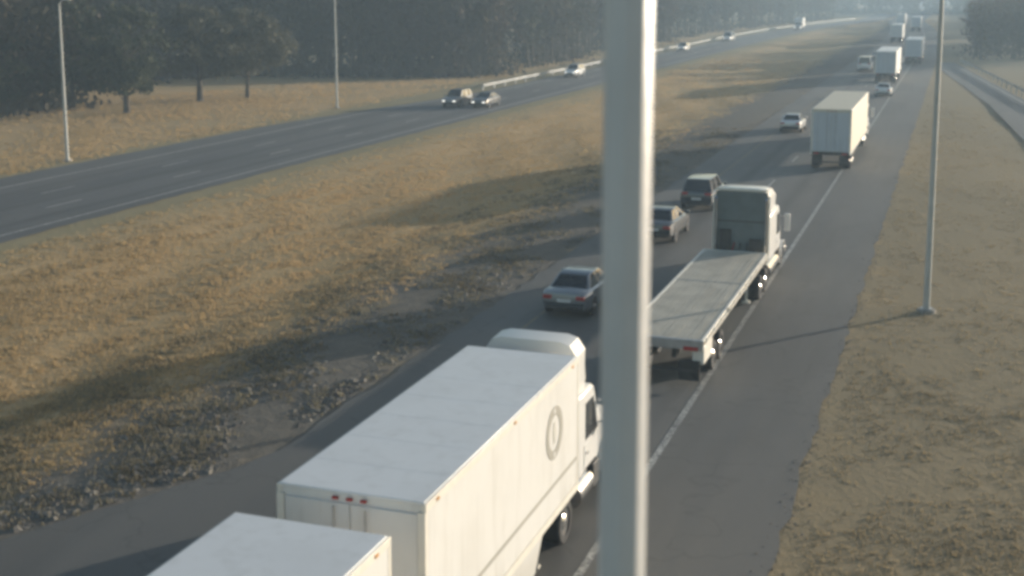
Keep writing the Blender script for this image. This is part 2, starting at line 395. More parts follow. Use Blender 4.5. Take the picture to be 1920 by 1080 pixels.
def stones(name, n, seed):
    g = np.random.default_rng(seed); V = []
    tmpl = np.array([(-1,-1,0),(1,-1,0),(1,1,0),(-1,1,0),(-.5,-.4,1),(.5,-.5,1),(.5,.5,1),(-.4,.5,1)])
    quads = np.array([(4,5,6,7),(0,1,5,4),(1,2,6,5),(2,3,7,6),(3,0,4,7)])
    out = []
    for i in range(n):
        y = 20 * (95/20)**g.uniform(0, 1); x = -16.6 - 3.2*float(smooth01(28.5, 19.5, y)) - abs(g.normal(0, 2.8))
        if np.sin(x*1.1+y*.6)*np.sin(y*.37-x*.2) + g.uniform(-.6,.6) < -.1: continue
        s = g.uniform(0.02, 0.06) if g.uniform() < .9 else g.uniform(.05,.11)
        v = tmpl * np.array([s*g.uniform(.7,1.5), s*g.uniform(.7,1.5), s*g.uniform(.35,.8)]) + g.normal(0, s*.15, (8,3))
        t = g.uniform(0, 6.28); c, sn = math.cos(t), math.sin(t)
        v = np.stack([v[:,0]*c - v[:,1]*sn + x, v[:,0]*sn + v[:,1]*c + y, v[:,2] + float(ground_z(x, y)) - .01], -1)
        out.append(v[quads].reshape(-1, 3))
    for i in range(420):
        y = 22 * (110/22)**g.uniform(0, 1); x = -3.05 + g.normal(0, .22); s = g.uniform(.012, .035)
        v = tmpl * s + g.normal(0, s*.2, (8,3)); v = v + np.array([x, y, .02])
        out.append(v[quads].reshape(-1, 3))
    o = np_mesh(name, np.concatenate(out), 4, M_STONE); o['kind'] = 'stuff'
    o['label'] = 'loose grey grit and clods along the pavement edges'; o['category'] = 'gravel'
stones('loose_grit', 16000, 5)
g4 = blades('shoulder_weeds', 15000, (-26, -16.4), (21, 110), 0.10, M_WEED, 4, lambda x, y, g: (np.sin(x*1.1+y*.6)*np.sin(y*.37-x*.2) + g.uniform(-.7,.7,len(x)) > .05) & (x < -16.4 - 3.2*smooth01(28.5, 19.5, y) - np.abs(g.normal(0, .8, len(x)))))
g4['label'] = 'sparse pale weeds on the gritty shoulder by the fast lane'; g4['category'] = 'weeds'

g5 = blades('tall_weeds', 2600, (-40, 24), (23, 150), 0.24, M_WEED2, 8, lambda x, y, g: (((x < -21) & (np.sin(x*.8+y*.21)*np.sin(y*.13-x*.3) > .35)) | ((x > -1.8) & (g.uniform(0, 1, len(x)) < .5) & (x < np.interp(y, [60, 140], [9.5, 2.6])) & (np.sin(x*.9+y*.3)*np.sin(y*.17+x*.4) > .45))), spread=.16, per=7, w=.018)
g5['label'] = 'taller straggling weed clumps scattered over median and verge'; g5['category'] = 'weeds'

# ------------------------------------------------------------------ trees
def quads_from(centres, sizes, g, elong=1.6):
    n = len(centres)
    a = g.normal(size=(n,3)); a /= np.linalg.norm(a, axis=1)[:,None]
    b = np.cross(a, g.normal(size=(n,3))); b /= np.linalg.norm(b, axis=1)[:,None]
    a = a * (sizes*elong*.5)[:,None]; b = b * (sizes*.5)[:,None]
    return np.stack([centres-a-b*.4, centres-b*.2+a*.2-b*.8, centres+a+b*.3, centres+b*.9-a*.1], 1)
def tree_parts(seed, h, crown_r, crown_base, clumps, leaves, leaf, trunk_r, flat=1.0):
    g = np.random.default_rng(seed); r = random.Random(seed)
    mb = MB(); lean = (r.uniform(-.4,.4), r.uniform(-.4,.4))
    top = h*0.8
    mb.tube([(0,0,-.2), (lean[0]*.2, lean[1]*.2, top*.3), (lean[0]*.7, lean[1]*.7, top*.65), (lean[0], lean[1], top)], [trunk_r*1.25, trunk_r*.9, trunk_r*.6, trunk_r*.2], 8)
    cents = []
    for k in range(clumps):
        t = r.uniform(0, 1); z = crown_base + (h-crown_base)*t
        prof = math.sin(math.pi*min(1, max(0.0, (t*.86+.12))))**.55
        rr = crown_r*prof*math.sqrt(r.uniform(.12, 1)); a = r.uniform(0, 6.283)
        p = np.array([math.cos(a)*rr, math.sin(a)*rr*flat, z]); cents.append(p)
        if k % 2 == 0:
            zb = max(crown_base*.75, z - r.uniform(.12,.3)*h*.5 - rr*.25); zb = min(zb, top*.95)
            f = zb/top
            mb.tube([(lean[0]*f, lean[1]*f, zb), (p[0]*.55, p[1]*.55, zb+(z-zb)*.45), tuple(p)], [trunk_r*.38*(1-f*.5), trunk_r*.2, .03], 5)
    C = []; S = []
    for p in cents:
        m_ = int(leaves*r.uniform(.6,1.4)); s = r.uniform(.55,1.25)*crown_r*.24
        d = g.normal(size=(m_,3)); d /= np.linalg.norm(d,axis=1)[:,None]; d *= (g.uniform(0,1,m_)**.45)[:,None]
        C.append(p + d*np.array([s*1.25, s*1.25, s*.8])); S.append(g.uniform(.6,1.3,m_)*leaf)
    Q = quads_from(np.concatenate(C), np.concatenate(S), g)
    return mb, Q
def tree(name, label, x, y, seed, h, cr, cb, leafmat, clumps=48, leaves=85, leaf=.3, tr=.22, cat='tree', flat=1.0):
    z = float(ground_z(x, y))
    t = thing(name, label, cat, (x, y, z), group='trees at the edge of the field')
    mb, Q = tree_parts(seed, h, cr, cb, clumps, leaves, leaf, tr, flat)
    mb.build('trunk', M_BARK, t, smooth=60)
    np_mesh('crown', Q.reshape(-1,3), 4, leafmat, t)
    return t
tree('evergreen_tree', 'dark rounded tree with a short leaning trunk nearest the left lamp post', -74.2, 101, 21, 9.8, 4.0, 2.1, M_LEAF, 60, 95, .28, .26)
tree('evergreen_tree', 'middle broad-crowned tree with a thick straight trunk in the dry field', -74.6, 114, 22, 9.6, 4.3, 3.0, M_LEAF2, 60, 95, .28, .3)
tree('evergreen_tree', 'tree with slim twin-looking trunk, right-hand one of the field trees', -72.3, 119.6, 23, 9.4, 5.2, 2.9, M_LEAF2, 70, 95, .28, .2)
tree('evergreen_tree', 'low bushy tree at the left edge of the picture before the wood', -85.5, 95, 24, 8.2, 4.2, 1.2, M_LEAF, 60, 90, .28, .2)
tree('evergreen_tree', 'dense dark tree standing behind the left lamp post', -82.0, 103, 25, 10.5, 4.5, 1.6, M_LEAF, 60, 90, .28, .24)

def wood(name, label, spots, seed, ground=True, hr=(13, 18), leafc=330, leaf=.55, m=M_WOOD):
    g = np.random.default_rng(seed); allq = []; mb = MB()
    for i, (x, y) in enumerate(spots):
        h = g.uniform(*hr); cr = h*g.uniform(.2,.3); z0 = float(ground_z(x, y))
        kind = g.uniform()
        mb.tube([(x,y,z0-.2), (x+g.normal(0,.2), y+g.normal(0,.2), z0+h*.5), (x+g.normal(0,.4), y+g.normal(0,.4), z0+h*.92)], [.02*h*g.uniform(.7,1.2), .013*h, .03], 5)
        for _ in range(7):
            zb = h*g.uniform(.2,.8); a = g.uniform(0, 6.28); ln = cr*g.uniform(.6,1.2)
            mb.tube([(x,y,z0+zb), (x+math.cos(a)*ln, y+math.sin(a)*ln, z0+zb+ln*g.uniform(.3,1.1))], [.006*h, .02], 4, cap=False)
        n = int(leafc*g.uniform(.6,1.3))
        d = g.normal(size=(n,3)); d /= np.linalg.norm(d,axis=1)[:,None]; d *= (g.uniform(0,1,n)**.4)[:,None]
        base = .16 if kind < .6 else .05
        c = np.stack([d[:,0]*cr, d[:,1]*cr, h*(base+(1-base)*.5) + d[:,2]*h*(1-base)*.5], -1)
        # break the outline into clumps
        c[:, :2] *= (0.75 + .5*np.sin(c[:,2]*1.3 + i)*np.cos(np.arctan2(c[:,1], c[:,0])*3 + i*2))[:,None]
        q = quads_from(c + np.array([x,y,z0]), g.uniform(.5,1.3,n)*leaf, g, 2.6 if kind < .6 else 1.4)
        allq.append(q.reshape(-1,3))
        # undergrowth
        n2 = 60
        c2 = np.stack([x+g.normal(0,2.0,n2), y+g.normal(0,2.0,n2), z0+np.abs(g.normal(0,1.0,n2))], -1)
        allq.append(quads_from(c2, g.uniform(.4,1.0,n2)*leaf, g, 1.8).reshape(-1,3))
    V = np.concatenate(allq)
    o = np_mesh(name, V, 4, m); o['kind'] = 'stuff'; o['label'] = label; o['category'] = 'woodland'
    t = mb.build('trunks', M_BARK, o); t['kind'] = 'stuff'
    return o
def treeline(y):   # x of the wood's edge on the far side
    if y < 104: return -83 + (y-84)*0.05
    if y < 148: return -95
    return -93 + 32*float(smooth01(148, 166, y)) + off_l(y)
sp = []
for k in range(330):
    y = 84 * (560/84)**rnd.random(); sp.append((treeline(y) - 1.5 - abs(rnd.gauss(0, 11)), y))
for k in range(60):
    y = rnd.uniform(84, 175); sp.append((treeline(y) - rnd.uniform(0, 6), y))
for k in range(70):
    x = rnd.uniform(-105, -62); sp.append((x, 152 + (x+93)*0.42 + rnd.uniform(0, 9)))
wood('woodland', 'hazy blue-grey wall of winter woodland behind the far road', sp, 31)
sp = []
for k in range(110):
    y = 232 * (560/232)**rnd.random(); sp.append((min(36, 3.2 + abs(rnd.gauss(0, 12))), y))
wood('woodland', 'hazy wood at the top right beyond the ramp barrier', sp, 32, hr=(9.5, 11.5), leafc=300, leaf=.5)
sp = []
for k in range(210):
    y = rnd.uniform(640, 760); sp.append((rnd.uniform(-170, 110), y))
wood('woodland', 'faint distant trees closing the view where the road ends', sp, 33, hr=(13, 19), leafc=200, leaf=1.0)

# ------------------------------------------------------------------ poles and barriers
M_LPOST = mat('weathered_post', (0.5, 0.5, 0.47), 0.55, var=0.15, scale=2)
def lamp_post(label, x, y, h, rz, r=.115, lean=(0,0)):
    z = float(ground_z(x, y))
    t = thing('lamp_post', label, 'lamp post', (x, y, z), rz, 'lamp posts along the highway')
    t.rotation_euler = (lean[0], lean[1], rz)
    MB().tube([(0,0,-.05), (0,0,.5), (0,0,h)], [r*1.15, r*1.1, r*.62], 12).build('pole', M_LPOST, t, smooth=40)
    MB().tube([(0,0,-.1), (0,0,.12)], [.36,.34], 16).build('foundation', M_CONC, t, smooth=40)
    MB().box(-.2,.2,-.2,.2,.12,.16).build('base_plate', M_STEEL, t)
    MB().tube([(0,0,h-.1), (.12,0,h+.16), (.4,0,h+.3)], [.06,.05,.045], 8).build('arm', M_LPOST, t, smooth=40)
    hd = MB().loft([[(x_, y_*w, h+.32+dz) for y_, dz in ((-.16,0),(-.12,.1),(.12,.1),(.16,0),(.1,-.05),(-.1,-.05))] for x_, w in ((.3,.6),(.42,1),(.75,1),(.9,.5))])
    hdo = hd.build('lamp_head', M_LPOST, t, smooth=40)
    MB().box(.42,.75,-.09,.09,h+.255,h+.268).build('lens', M_LAMP, hdo)
    return t
lamp_post('pale lamp post on the far left with its lamp head just in view', -58.8, 73.0, 11.0, 0.2)
lamp_post('slim pale lamp post beside the far road, second from the left', -59.4, 115.5, 12.0, 0.2)
lamp_post('thin pale lamp post standing on the brown verge at the right', -0.6, 48.8, 13.0, math.pi)

cp = thing('camera_mast', 'thick grey steel mast filling the foreground, bright along its sunlit edge', 'pole', (-1.332, 5.316, float(ground_z(-1.332, 5.316))))
mz = MB()   # eight-sided tapered steel shaft, one face turned to the low sun
va = math.atan2(-1.32, 5.32)                     # bearing of the mast from the camera, clockwise from +Y
n0 = math.pi/2 - (va + math.pi - R(60))          # normal 60 degrees off the line of sight, on the right
mz.loft([[(r_*math.cos(n0+math.pi/8+math.pi/4*i), r_*math.sin(n0+math.pi/8+math.pi/4*i), z_) for i in range(8)] for z_, r_ in ((-.1,.125),(.3,.122),(8,.109),(15.5,.105))])
mz.build('mast', M_POLE, cp, bevel=.004)
MB().tube([(0,0,-.2),(0,0,.1)], [.45,.43], 20).build('foundation', M_CONC, cp, smooth=40)
MB().box(-.26,.26,-.26,.26,.1,.135).build('base_plate', M_STEEL, cp)

def guardrail(label, pts, step=1):
    x0, y0 = pts[0]
    t = thing('guardrail', label, 'guardrail', (x0, y0, 0))
    prof = [(0,.44),(.05,.50),(.05,.55),(0,.60),(.05,.65),(.05,.71),(0,.76),(-.012,.76),(-.012,.44)]
    rings = []
    for i, (x, y) in enumerate(pts):
        a, b = pts[max(0,i-1)], pts[min(len(pts)-1,i+1)]
        d = Vector((b[0]-a[0], b[1]-a[1])).normalized(); n = Vector((d.y, -d.x))
        rings.append([(x-x0+n.x*u, y-y0+n.y*u, z) for u, z in prof])
    MB().loft(rings).build('rail', mat('weathered_rail', (0.4, 0.4, 0.39), 0.55, metal=0.3, var=0.3, scale=0.4), t, smooth=30)
    pm = None
    for i, (x, y) in enumerate(pts[::step]):
        if pm is None:
            po = MB().box(-.18,-.02,-.05,.05,-.3,.8).build('post', M_STEEL, t); pm = po.data
        else:
            po = bpy.data.objects.new('post', pm); COL.objects.link(po); po.parent = t
        po.location = (x-x0, y-y0, 0)
    return t
guardrail('long pale guardrail along the outer edge of the far road', [(-53.4 + off_l(y), y) for y in np.arange(142, 520, 4.0)])
guardrail('pale guardrail beside the ramp at the upper right', [(rail_x(y), y) for y in np.arange(96, 224, 4.0)])

# ------------------------------------------------------------------ vehicles
def wheel(t, x, y, r, w, side, rim_mat=None, n=20):
    s = side
    ty = MB().lathe_x([(-s*w, r*.62), (-s*w, r*.92), (-s*w*.85, r), (-s*w*.15, r), (0, r*.92), (s*.0, r*.66), (-s*.05, r*.6)], x, y, r, n).build('wheel', M_BLACK, t, smooth=35)
    MB().lathe_x([(-s*.08, r*.64), (-s*.03, r*.6), (-s*.045, r*.35), (s*.005, r*.2), (s*.01, .001)], x, y, r, 16).build('rim', rim_mat or M_CHROME, ty, smooth=35)
    return ty
def panel(q, inset, th, name, m, parent):
    # a thin pane laid on quad q (4 corners, outward normal by winding), inset and proud of it
    q = [Vector(p) for p in q]; n = (q[1]-q[0]).cross(q[3]-q[0]).normalized(); c = sum(q, Vector())/4
    a = [c + (p-c)*(1-inset) + n*th for p in q]; b = [c + (p-c)*(1-inset*.8) - n*.01 for p in q]
    mb = MB().add(a + b, [(0,1,2,3),(0,4,5,1),(1,5,6,2),(2,6,7,3),(3,7,4,0)])
    return mb.build(name, m, parent)
PAINTS = {}
def paint(name, col, rough=.28, metal=.35):
    return mat('car_paint_'+name, col, rough, metal=metal, var=.06, scale=2, coat=.8)
def car(name, label, cat, loc, rz, pm, kind='sedan', head=False, group='cars'):
    t = thing(name, label, cat, loc, rz, group)
    if kind == 'sedan':
        L_ = 4.7; W_ = .91
        secs = [(-2.35,.74,.46,.78),(-2.31,.82,.34,.93),(-2.1,.88,.26,1.0),(-1.6,.905,.22,1.02),(-.8,.91,.2,1.0),(.4,.91,.2,.98),(1.1,.91,.2,.95),(1.7,.895,.2,.88),(2.15,.85,.24,.78),(2.31,.78,.32,.70),(2.36,.70,.40,.62)]
        belt = .99; rf = 1.44; yb = (-1.72, 1.18); yt = (-1.02, .22); wb = .80; wt = .60; wy = (-1.38, 1.42); wr = .325
    elif kind == 'suv':
        L_ = 4.75; W_ = .94
        secs = [(-2.36,.78,.5,.95),(-2.31,.86,.38,1.06),(-2.1,.92,.3,1.1),(-1.6,.935,.27,1.1),(0,.94,.26,1.08),(1.0,.94,.26,1.06),(1.6,.925,.26,1.02),(2.1,.88,.3,.94),(2.32,.8,.4,.82),(2.37,.72,.48,.72)]
        belt = 1.08; rf = 1.72; yb = (-2.18, 1.1); yt = (-1.85, .25); wb = .84; wt = .66; wy = (-1.4, 1.42); wr = .36
    else:  # van
        L_ = 5.6; W_ = 1.0
        secs = [(-2.8,.86,.42,1.15),(-2.77,.96,.34,1.2),(-2.4,.99,.3,1.22),(0,1.0,.28,1.22),(1.4,.99,.28,1.2),(2.0,.96,.3,1.12),(2.6,.9,.36,.96),(2.78,.8,.45,.8)]
        belt = 1.2; rf = 2.2; yb = (-2.76, 2.0); yt = (-2.66, 1.05); wb = .95; wt = .82; wy = (-1.7, 1.75); wr = .36
    def ring(y, w, zb, zt):
        return [(-w*.88,y,zb),(w*.88,y,zb),(w,y,zb+.13),(w,y,zt-.24),(w*.965,y,zt-.07),(w*.84,y,zt),(0,y,zt+.02),(-w*.84,y,zt),(-w*.965,y,zt-.07),(-w,y,zt-.24),(-w,y,zb+.13)]
    bo = MB().loft([ring(*s) for s in secs]).build('body', pm, t, smooth=32)
    # cabin frame
    B = [(-wb,yb[0],belt-.03),(wb,yb[0],belt-.03),(wb,yb[1],belt-.06),(-wb,yb[1],belt-.06)]
    T = [(-wt,yt[0],rf-.02),(wt,yt[0],rf-.02),(wt,yt[1],rf),(-wt,yt[1],rf)]
    mb = MB().add(B+T, [(0,1,5,4),(1,2,6,5),(2,3,7,6),(3,0,4,7),(4,5,6,7)])
    ro = mb.build('cabin', pm, t, bevel=.05)
    panel([B[0],B[1],T[1],T[0]], .14, .006, 'rear_window', M_GLASS, t)
    panel([B[2],B[3],T[3],T[2]], .12, .006, 'windshield', M_GLASS, t)
    for s in (1, -1):
        b0, b1, t1, t0 = (Vector(B[1]),Vector(B[2]),Vector(T[2]),Vector(T[1])) if s > 0 else (Vector(B[0]),Vector(B[3]),Vector(T[3]),Vector(T[0]))
        for (u0, u1) in ((0.06, .48), (.52, .92)):
            q = [b0.lerp(b1,u0), b0.lerp(b1,u1), t0.lerp(t1,u1), t0.lerp(t1,u0)]
            if s < 0: q = [q[1], q[0], q[3], q[2]]
            panel(q, .1, .006, 'side_window', M_GLASS, t)
        MB().prism_x([(yb[1]-.32,belt),(yb[1]-.12,belt),(yb[1]-.14,belt+.14),(yb[1]-.3,belt+.14)], s*(W_-.02), s*(W_+.17)).build('mirror', pm, t, bevel=.02)
        fy = secs[-1][0]
        MB().box(min(s*.42,s*.72), max(s*.42,s*.72), fy-.2, fy+.012, secs[-1][3]-.1, secs[-1][3]+.03).build('headlight', M_HEAD if head else M_LAMP, t, bevel=.02)
        ry = secs[0][0]
        MB().box(min(s*.46,s*.80), max(s*.46,s*.80), ry-.015, ry+.16, secs[0][3]-.06, secs[0][3]+.09).build('tail_light', M_RED, t, bevel=.02)
        for y in wy:
            MB().lathe_x([(0,wr+.06),(s*.012,wr+.05)], s*(W_-.006), y, wr, 20).build('wheel_arch', M_BLACK, t)
            wheel(t, s*(W_+.02), y, wr, .2, s)
    MB().box(-.26,.26,secs[0][0]-.012,secs[0][0]+.1,.62,.74).build('number_plate', M_PLATE, t)
    MB().box(-.72,.72,secs[0][0]-.03,secs[0][0]+.2,.34,.5).build('rear_bumper', M_DARK, t, bevel=.03)
    MB().box(-.6,.6,secs[-1][0]-.12,secs[-1][0]+.015,.36,.52).build('grille', M_DARK, t, bevel=.02)
    return t

def box_trailer(name, label, x, y, length, group, body=M_TRAILER, z1=4.1, emblem=None, skirt=True, w=1.3, roof=M_ROOF, rz=0.0, doors=None):
    """y = rear end; local y runs 0..length towards the tractor"""
    t = thing(name, label, 'trailer', (x, y, 0), rz, group)
    zb = 1.12
    MB().box(-w, w, .06, length, zb+.1, z1-.05).build('box', body, t, bevel=.02)
    MB().box(-w+.03, w-.03, .04, length-.03, z1-.05, z1).build('roof', roof, t, bevel=.015)
    for s in (-1, 1):
        MB().box(min(s*(w+.012),s*(w-.07)), max(s*(w+.012),s*(w-.07)), .02, length+.012, z1-.16, z1-.02).build('top_rail', M_ALU, t, bevel=.01)
        MB().box(min(s*(w+.015),s*(w-.06)), max(s*(w+.015),s*(w-.06)), .0, length+.005, zb-.06, zb+.1).build('bottom_rail', M_ALU, t)
        if emblem: MB().box(min(s*(w+.004),s*(w-.02)), max(s*(w+.004),s*(w-.02)), .1, length-.1, 1.78, 1.86).build('side_stripe', M_EMBLEM, t)
        MB().box(min(s*(w+.008),s*(w-.12)), max(s*(w+.008),s*(w-.12)), 0, .09, zb+.1, z1-.16).build('rear_post', M_ALU, t)
        MB().box(min(s*(w+.006),s*(w-.1)), max(s*(w+.006),s*(w-.1)), length-.08, length+.01, zb+.1, z1-.16).build('front_post', M_ALU, t)
        d = MB().box(min(s*.012,s*(w-.13)), max(s*.012,s*(w-.13)), .015, .058, zb+.14, z1-.2).build('rear_door', doors or body, t, bevel=.008)
        MB().tube([(s*.28,-.01,zb+.16),(s*.28,-.01,z1-.25)], [.018,.018], 6).build('lock_rod', M_STEEL, d)
        MB().box(min(s*.75,s*1.1), max(s*.75,s*1.1), -.02, .05, zb-.04, zb+.07).build('tail_light', M_RED, t)
        MB().tube([(s*.95,length-2.1,zb), (s*.95,length-2.1,.14)], [.06,.05], 8).build('landing_leg', M_ALU, t)
        MB().box(s*.95-.13, s*.95+.13, length-2.23, length-1.97, .08, .14).build('landing_foot', M_ALU, t)
        MB().box(min(s*.55,s*1.2), max(s*.55,s*1.2), .55-.02, .55+.02, .25, .95).build('mud_flap', M_BLACK, t)
        if skirt:
            y0, y1 = 2.3 if length < 10 else 3.6, length-2.5
            MB().prism_x([(y0,zb-.06),(y0,.55),(y0+.15,.42),(y1-.5,.42),(y1,zb-.06)], s*(w-.03), s*(w+.0)).build('side_skirt', body, t)
        for yy in ((1.25,) if length < 10 else (1.3, 2.6)):
            wheel(t, s*1.27, yy, .5, .5, s)
    for k in range(1, int(length/1.22)):
        MB().box(-w+.06, w-.06, k*1.22-.012, k*1.22+.012, z1-.002, z1+.0015).build('roof_seam', roof, t)
    for s in (-1, 1):
        for yy in (.5, length*.5, length-.5):
            MB().box(min(s*(w+.012),s*(w+.03)), max(s*(w+.012),s*(w+.03)), yy-.05, yy+.05, z1-.12, z1-.08).build('marker_light', M_AMBER, t)
    for xx in (-.25, 0, .25):
        MB().box(xx-.05, xx+.05, -.02, .03, z1-.13, z1-.09).build('marker_light', M_RED, t)
    MB().box(-.5,.5,.3,length-1.0,.98,zb-.0).build('chassis_rails', M_DARK, t)
    MB().box(-1.12,1.12,.02,.1,.5,.6).build('rear_bumper', M_DARK, t)
    MB().box(-w+.1,w-.1,.0,.05,zb-.06,zb+.12).build('rear_sill', M_DARK, t)
    if emblem:
        ey, ez, er = emblem; X = w+.006
        rings = [[(X, ey+r*math.cos(a), ez+r*math.sin(a)) for a in [2*math.pi*i/40 for i in range(40)]] for r in (er, er*.66)]
        rings += [[(p[0]+.004,p[1],p[2]) for p in rings[1]], [(p[0]+.004,p[1],p[2]) for p in rings[0]], rings[0]]
        em = MB().loft(rings, cap=False).build('round_emblem', M_EMBLEM, t)
        for sg in (-1, 1):
            cz = ez + sg*er*.83
            rr = [[(X+k, ey+er*.11*math.cos(a), cz+er*.11*math.sin(a)) for a in [2*math.pi*i/14 for i in range(14)]] for k in (.003, .007)]
            MB().loft(rr).build('emblem_dot', M_TRAILER, em)
        MB().prism_x([(ey-er*.1, ez-er*.4), (ey+er*.1, ez-er*.4), (ey+er*.18, ez), (ey+er*.1, ez+er*.4), (ey-er*.1, ez+er*.4), (ey-er*.18, ez)], X, X+.004).build('emblem_mark', mat('emblem_pale', (.56,.55,.5), .5, var=.1), em)
    return t

def tractor(name, label, x, y, group, pm, sleeper=True, back=None, rz=0.0, fair_z=4.0):
    """y = frame rear end, local y forwards"""
    t = thing(name, label, 'truck', (x, y, 0), rz, group)
    cb = 3.1; cf = cb + (3.3 if sleeper else 1.75); hf = cf + 1.9
    w = 1.15
    MB().box(-.45,-.32,0,hf-.3,.78,1.02).box(.32,.45,0,hf-.3,.78,1.02).build('frame_rails', M_DARK, t)
    MB().box(-.45,.45,.9,2.2,1.03,1.13).build('fifth_wheel', M_DARK, t, bevel=.03)
    zr = 2.95
    MB().prism_x([(cb,1.02),(cf,1.02),(cf+.08,1.75),(cf-.42,zr-.1),(cf-.6,zr),(cb,zr)], -w, w).build('cab', pm, t, bevel=.07)
    # roof fairing
    fa = MB().loft([[(-w*.93*k,yy,zr-.02),(-w*.95*k,yy,zt-.32),(-w*.80*k,yy,zt-.07),(-w*.6*k,yy,zt),(w*.6*k,yy,zt),(w*.80*k,yy,zt-.07),(w*.95*k,yy,zt-.32),(w*.93*k,yy,zr-.02)][::-1] for yy, zt, k in ((cb+.02,fair_z,1),(cb+.7,fair_z+.02,1),(cf-1.0,fair_z-.22,.97),(cf-.62,zr+.45,.9),(cf-.5,zr+.34,.86))])
    fa.build('roof_fairing', pm, t, smooth=35)
    if back:
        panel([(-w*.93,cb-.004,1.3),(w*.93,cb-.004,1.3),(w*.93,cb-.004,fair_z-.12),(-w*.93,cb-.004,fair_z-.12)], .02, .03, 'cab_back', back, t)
        for s in (-1,1):
            MB().box(min(s*w*.95,s*w*1.0), max(s*w*.95,s*w*1.0), cb-.09, cb-.02, 1.2, fair_z-.28).build('back_frame', M_ALU, t, bevel=.01)
        MB().box(-w*.92, w*.92, cb-.07, cb+.0, fair_z-.1, fair_z-.01).build('top_frame', M_ALU, t, bevel=.02)
        MB().box(-w*.9,w*.9,cb-.05,cb-.03,2.62,2.66).build('back_seam', M_DARK, t)
        for k, xx in enumerate((-.25, 0, .25)):
            MB().tube([(xx,cb-.05,1.75),(xx*1.2,cb-.35,1.45),(xx*.8,cb-.62,1.35)], [.025,.025,.025], 6).build('air_hose', (M_RED, M_DARK, M_BLACK)[k], t, smooth=40)
        MB().box(.35,.85,cb-.2,cb-.035,1.3,1.95).build('tool_box', M_DARK, t, bevel=.02)
        MB().box(-.85,-.4,cb-.2,cb-.035,1.3,2.3).build('tool_box', M_DARK, t, bevel=.02)
    else:
        panel([(-w*.7,cb-.002,2.1),(w*.7,cb-.002,2.1),(w*.7,cb-.002,2.75),(-w*.7,cb-.002,2.75)], .06, .008, 'rear_window', M_GLASS, t)
    MB().loft([[(-ww,yy,.75),(ww,yy,.75),(ww,yy,zz-.25),(ww*.8,yy,zz),(-ww*.8,yy,zz),(-ww,yy,zz-.25)] for yy, ww, zz in ((cf-.02,1.05,1.95),(cf+.9,1.0,1.85),(hf-.15,.92,1.65),(hf,.84,1.5))]).build('hood', pm, t, smooth=35)
    panel([(w*.96,cf+.07,1.78),(-w*.96,cf+.07,1.78),(-w*.92,cf-.4,zr-.14),(w*.92,cf-.4,zr-.14)], .06, .012, 'windshield', M_GLASS, t)
    MB().box(-.62,.62,hf-.02,hf+.03,.9,1.42).build('grille', M_CHROME, t, bevel=.02)
    MB().box(-1.18,1.18,hf-.15,hf+.12,.42,.74).build('front_bumper', M_CHROME, t, bevel=.05)
    for s in (-1, 1):
        q = [(s*(w+.001),cf-1.22,1.72),(s*(w+.001),cf-.08,1.72),(s*(w+.001),cf-.5,2.68),(s*(w+.001),cf-1.22,2.68)]
        if s < 0: q = [q[1],q[0],q[3],q[2]]
        panel(q, .1, .008, 'side_window', M_GLASS, t)
        q = [(s*(w+.001),cf-1.32,1.1),(s*(w+.001),cf-.05,1.1),(s*(w+.001),cf-.02,1.68),(s*(w+.001),cf-1.32,1.68)]
        if s < 0: q = [q[1],q[0],q[3],q[2]]
        d = panel(q, .04, .012, 'door', pm, t)
        MB().box(min(s*(w+.02),s*(w+.05)), max(s*(w+.02),s*(w+.05)), cf-1.2, cf-1.05, 1.45, 1.5).build('handle', M_CHROME, d)
        MB().box(min(s*(w+.2),s*(w+.42)), max(s*(w+.2),s*(w+.42)), cf-.12, cf+.02, 1.75, 2.5).build('mirror', pm, t, bevel=.03)
        MB().tube([(s*w,cf-.05,2.4),(s*(w+.25),cf-.05,2.42)], [.025,.025], 6).tube([(s*w,cf-.02,1.85),(s*(w+.25),cf-.05,1.85)], [.025,.025], 6).build('mirror_arm', M_CHROME, t)
        MB().tube([(s*.92,cb+.0,.62),(s*.92,cf-.7,.62)], [.32,.32], 16).build('fuel_tank', M_CHROME, t, smooth=40)
        MB().box(min(s*.8,s*1.2), max(s*.8,s*1.2), cf-.62, cf-.1, .4, 1.0).build('step', M_DARK, t, bevel=.03)
        MB().box(min(s*.6,s*.9), max(s*.6,s*.9), hf-.05, hf+.04, 1.0, 1.25).build('headlight', M_LAMP, t, bevel=.02)
        MB().loft([[(s*(.7+u*.5), hf-.95+math.cos(a)*rr, .5+math.sin(a)*rr) for u, rr in ((0,.6),(1,.6),(1,.66),(0,.66))] for a in [math.pi*i/8 for i in range(9)]]).build('front_fender', pm, t, smooth=40)
        wheel(t, s*1.12, hf-.95, .5, .3, s)
        for yy in ((.75, 2.05) if sleeper else (2.0,)):
            wheel(t, s*1.2, yy, .5, .55, s)
        MB().box(min(s*.6,s*1.2), max(s*.6,s*1.2), .02, .06, .25, .95).build('mud_flap', M_BLACK, t)
        MB().box(min(s*.2,s*.3), max(s*.2,s*.3), -.02, .04, .86, .94).build('tail_light', M_RED, t)
        if sleeper:
            MB().tube([(s*1.02,cb-.14,1.0),(s*1.02,cb-.14,3.5),(s*1.02,cb-.22,3.62)], [.07,.07,.065], 10).build('exhaust_stack', M_CHROME, t, smooth=40)
    for k in range(5):
        MB().box(-.62+.31*k-.05,-.62+.31*k+.05,cf-.66,cf-.58,zr+.46,zr+.51).build('marker_light', M_AMBER, t)
    return t

